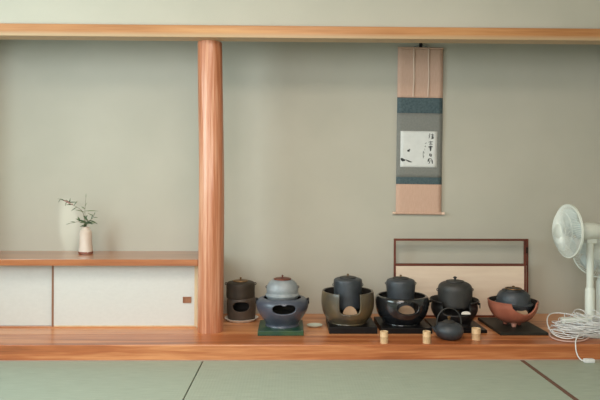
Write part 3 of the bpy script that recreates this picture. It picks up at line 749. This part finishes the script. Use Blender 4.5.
# ------------------------------------------------------------ fans
def fan(x, y, zh, yaw, label, tilt=0, off=.140, stem=.045):
    t = thing('electric_fan', label, 'fan', (x, y, ZT), 0, 'white pedestal fans at the right end')
    obj('base', lathe([(0, 0), (.135, 0), (.140, .006), (.136, .018), (.09, .026), (.045, .032), (.030, .045), (0, .046)], 56), M['plastic'], t, True)
    zc = zh-ZT
    obj('pole_sleeve', lathe([(0, .035), (.029, .035), (.028, .262), (.024, .276), (0, .277)], 32), M['plastic'], t, True)
    obj('pole', lathe([(0, .270), (.0205, .270), (.0205, zc-stem), (0, zc-stem)], 28), M['plastic'], t, True)
    # head: local -Y is forward
    hd = bpy.data.objects.new('fan_head', None); col.objects.link(hd); hd.parent = t; hd.location = (0, 0, zc); hd.rotation_euler = (tilt, 0, yaw)
    def ax(prof, m, nm, seg=40):   # lathe about the -Y axis; prof z = distance forward
        bm = lathe(prof, seg)
        bmesh.ops.rotate(bm, cent=(0, 0, 0), matrix=Matrix.Rotation(R(90), 3, 'X'), verts=bm.verts)
        return obj(nm, bm, m, hd, True)
    ax([(0, -.075), (.030, -.072), (.045, -.055), (.052, -.02), (.054, .02), (.050, .055), (.040, .065), (0, .066)], M['plastic'], 'motor_housing')
    obj('neck', bx(-.022, .022, -.03, .03, -.075, -.03, bev=.006), M['plastic'], hd)
    Rg = .160; c = off
    ax([(Rg-.003, c-.006), (Rg+.005, c-.006), (Rg+.005, c+.006), (Rg-.003, c+.006), (Rg-.003, c-.006)], M['plastic'], 'guard_rim', 72)
    # wire guards
    def guard(nm, dep, s, n=84):
        bm = bmesh.new()
        for i in range(n):
            a = 2*PI*i/n; pts = []
            for q in range(9):
                u = q/8; r = .042+(Rg-.042)*u; d = dep*math.cos(u*PI/2)**.75 if u < 1 else 0
                aa = a+.25*(1-u)
                pts.append((r*math.cos(aa), -(c+s*d), r*math.sin(aa)))
            tube(bm, pts, .0015, 5, cap=False)
        for rr in (.075, .118):
            u = (rr-.042)/(Rg-.042); d = dep*math.cos(u*PI/2)**.75
            tube(bm, [(rr*math.cos(2*PI*i/48), -(c+s*d), rr*math.sin(2*PI*i/48)) for i in range(48)], .0014, 5, closed=True)
        return obj(nm, bm, M['wire'], hd, True)
    guard('front_guard', .062, 1); guard('rear_guard', .045, -1)
    ax([(0, c+.057), (.044, c+.057), (.045, c+.063), (.038, c+.067), (0, c+.068)], M['plastic'], 'guard_badge')
    ax([(0, .060), (.026, .060), (.028, c+.012), (.020, c+.020), (0, c+.021)], M['plastic_grey'], 'hub')
    for kx in range(5):
        bm = bmesh.new(); a0 = 2*PI*kx/5; G = []
        for i in range(9):
            u = i/8; r = .024+(.138-.024)*u; row = []
            for j in range(7):
                v = j/6-.5; wd = .5+1.0*math.sin(PI*min(1, u*.75+.15))
                a = a0+v*wd*.85+.25*u
                row.append(bm.verts.new((r*math.cos(a), -(c-.004+v*.040*(1-.3*u)), r*math.sin(a))))
            G.append(row)
        for i in range(8):
            for j in range(6): bm.faces.new((G[i][j], G[i+1][j], G[i+1][j+1], G[i][j+1]))
        bo = obj('blade', bm, M['blade'], hd, True); s = bo.modifiers.new('thick', 'SOLIDIFY'); s.thickness = .002
    return t
fan(1.846, 3.41, .712, R(-88), 'nearer white pedestal fan with head turned left')
fan(2.092, 3.73, .555, R(-33), 'farther white pedestal fan, lower and cut by the picture edge', off=.10)

# ------------------------------------------------------------ tangle of white cords
rn = random.Random(11)
def loops(cx, cy, n, a, b, h, seed, jit=.25, per=14, z0=.004):
    r = random.Random(seed); pts = []
    ox, oy, ra, rb, ph = 0, 0, a, b, r.random()*6
    for i in range(n):
        ox = r.uniform(-1, 1)*a*jit; oy = r.uniform(-1, 1)*b*jit; ra = a*r.uniform(.5, 1.05); rb = b*r.uniform(.5, 1.05)
        tiltx = r.uniform(-.9, .9); 
        for k_ in range(per):
            t = 2*PI*k_/per+ph
            z = ZT+z0+h*(.35+.4*(i/n))*(1+tiltx*math.sin(t+i))*.6+r.uniform(0, .012)
            pts.append(Vector((cx+ox+ra*math.cos(t)+r.uniform(-.012, .012), cy+oy+rb*math.sin(t)+r.uniform(-.012, .012), max(ZT+.0045, z))))
    return pts
def relax(pts):
    return [(pts[max(0, i-1)]+pts[i]*2+pts[min(len(pts)-1, i+1)])/4 for i in range(len(pts))]
def cord(label, pts, rad, m='cord', ends=None, n=4):
    pts = relax(pts); P = spline(pts, n)
    t = thing('extension_cable', label, 'cable', tuple(pts[0]), 0, 'tangled cords at the foot of the fans')
    o = Vector(pts[0])
    obj('cable_run', tube(bmesh.new(), [p-o for p in P], rad, 6), M[m], t, True)
    return t, o
cord('white cord heaped in the widest loops around the nearer fan base', loops(1.775, 3.35, 16, .155, .12, .15, 5), .0023)
cord('white cord coiled high against the nearer fan pole', loops(1.79, 3.33, 16, .12, .085, .22, 8), .0021)
cord('thin white cord spilling right along the ledge front', loops(1.90, 3.30, 14, .14, .085, .17, 21), .0022)
cord('greyish pink cord looping left at the ledge front', [Vector(v) for v in [(1.78, 3.28, .10), (1.70, 3.185, .095), (1.62, 3.175, .094), (1.55, 3.20, .094), (1.535, 3.27, .094), (1.56, 3.36, .10), (1.63, 3.42, .12), (1.72, 3.45, .15), (1.80, 3.30, .15)]], .0040, 'cord_pink', n=10)
cord('white cord making one wide loop on the left of the tangle', [Vector(v) for v in [(1.78, 3.30, .13), (1.68, 3.20, .11), (1.59, 3.20, .10), (1.55, 3.28, .10), (1.57, 3.40, .14), (1.62, 3.50, .19), (1.68, 3.52, .19), (1.78, 3.50, .18), (1.86, 3.28, .20), (1.95, 3.25, .22), (2.05, 3.3, .2)]], .0036, n=10)
# dangling lead with plug on the mat
dp = [Vector(v)-Vector((.012, 0, 0)) for v in [(1.72, 3.25, .13), (1.665, 3.20, .115), (1.640, 3.16, .102), (1.630, 3.138, .085), (1.626, 3.128, .055), (1.632, 3.118, .025), (1.645, 3.105, .008), (1.662, 3.10, .008)]]
t, o = cord('white lead hanging over the ledge with its plug on the rush mat', dp, .0034, n=8)
bm = bx(-.028, .030, -.014, .014, -.006, .015, bev=.006)
pl = obj('plug', bm, M['cord'], t, True); pl.location = Vector((1.672, 3.098, .0065))-o
# power strip in the heap
ps = thing('power_strip', 'white plastic power strip lying in the cord tangle', 'power strip', (1.72, 3.33, ZT+.085), R(-8))
obj('strip_body', bx(-.085, .085, -.02, .02, 0, .026, bev=.004), M['plastic'], ps, rot=(0, R(-4), 0))

cord('white cord lying in low loops right of the nearer fan, reaching the picture edge', loops(1.95, 3.36, 11, .13, .12, .14, 33), .0026)
cord('thin white cord in flat loops on the left end of the tangle', loops(1.67, 3.31, 10, .10, .10, .10, 41), .0022)
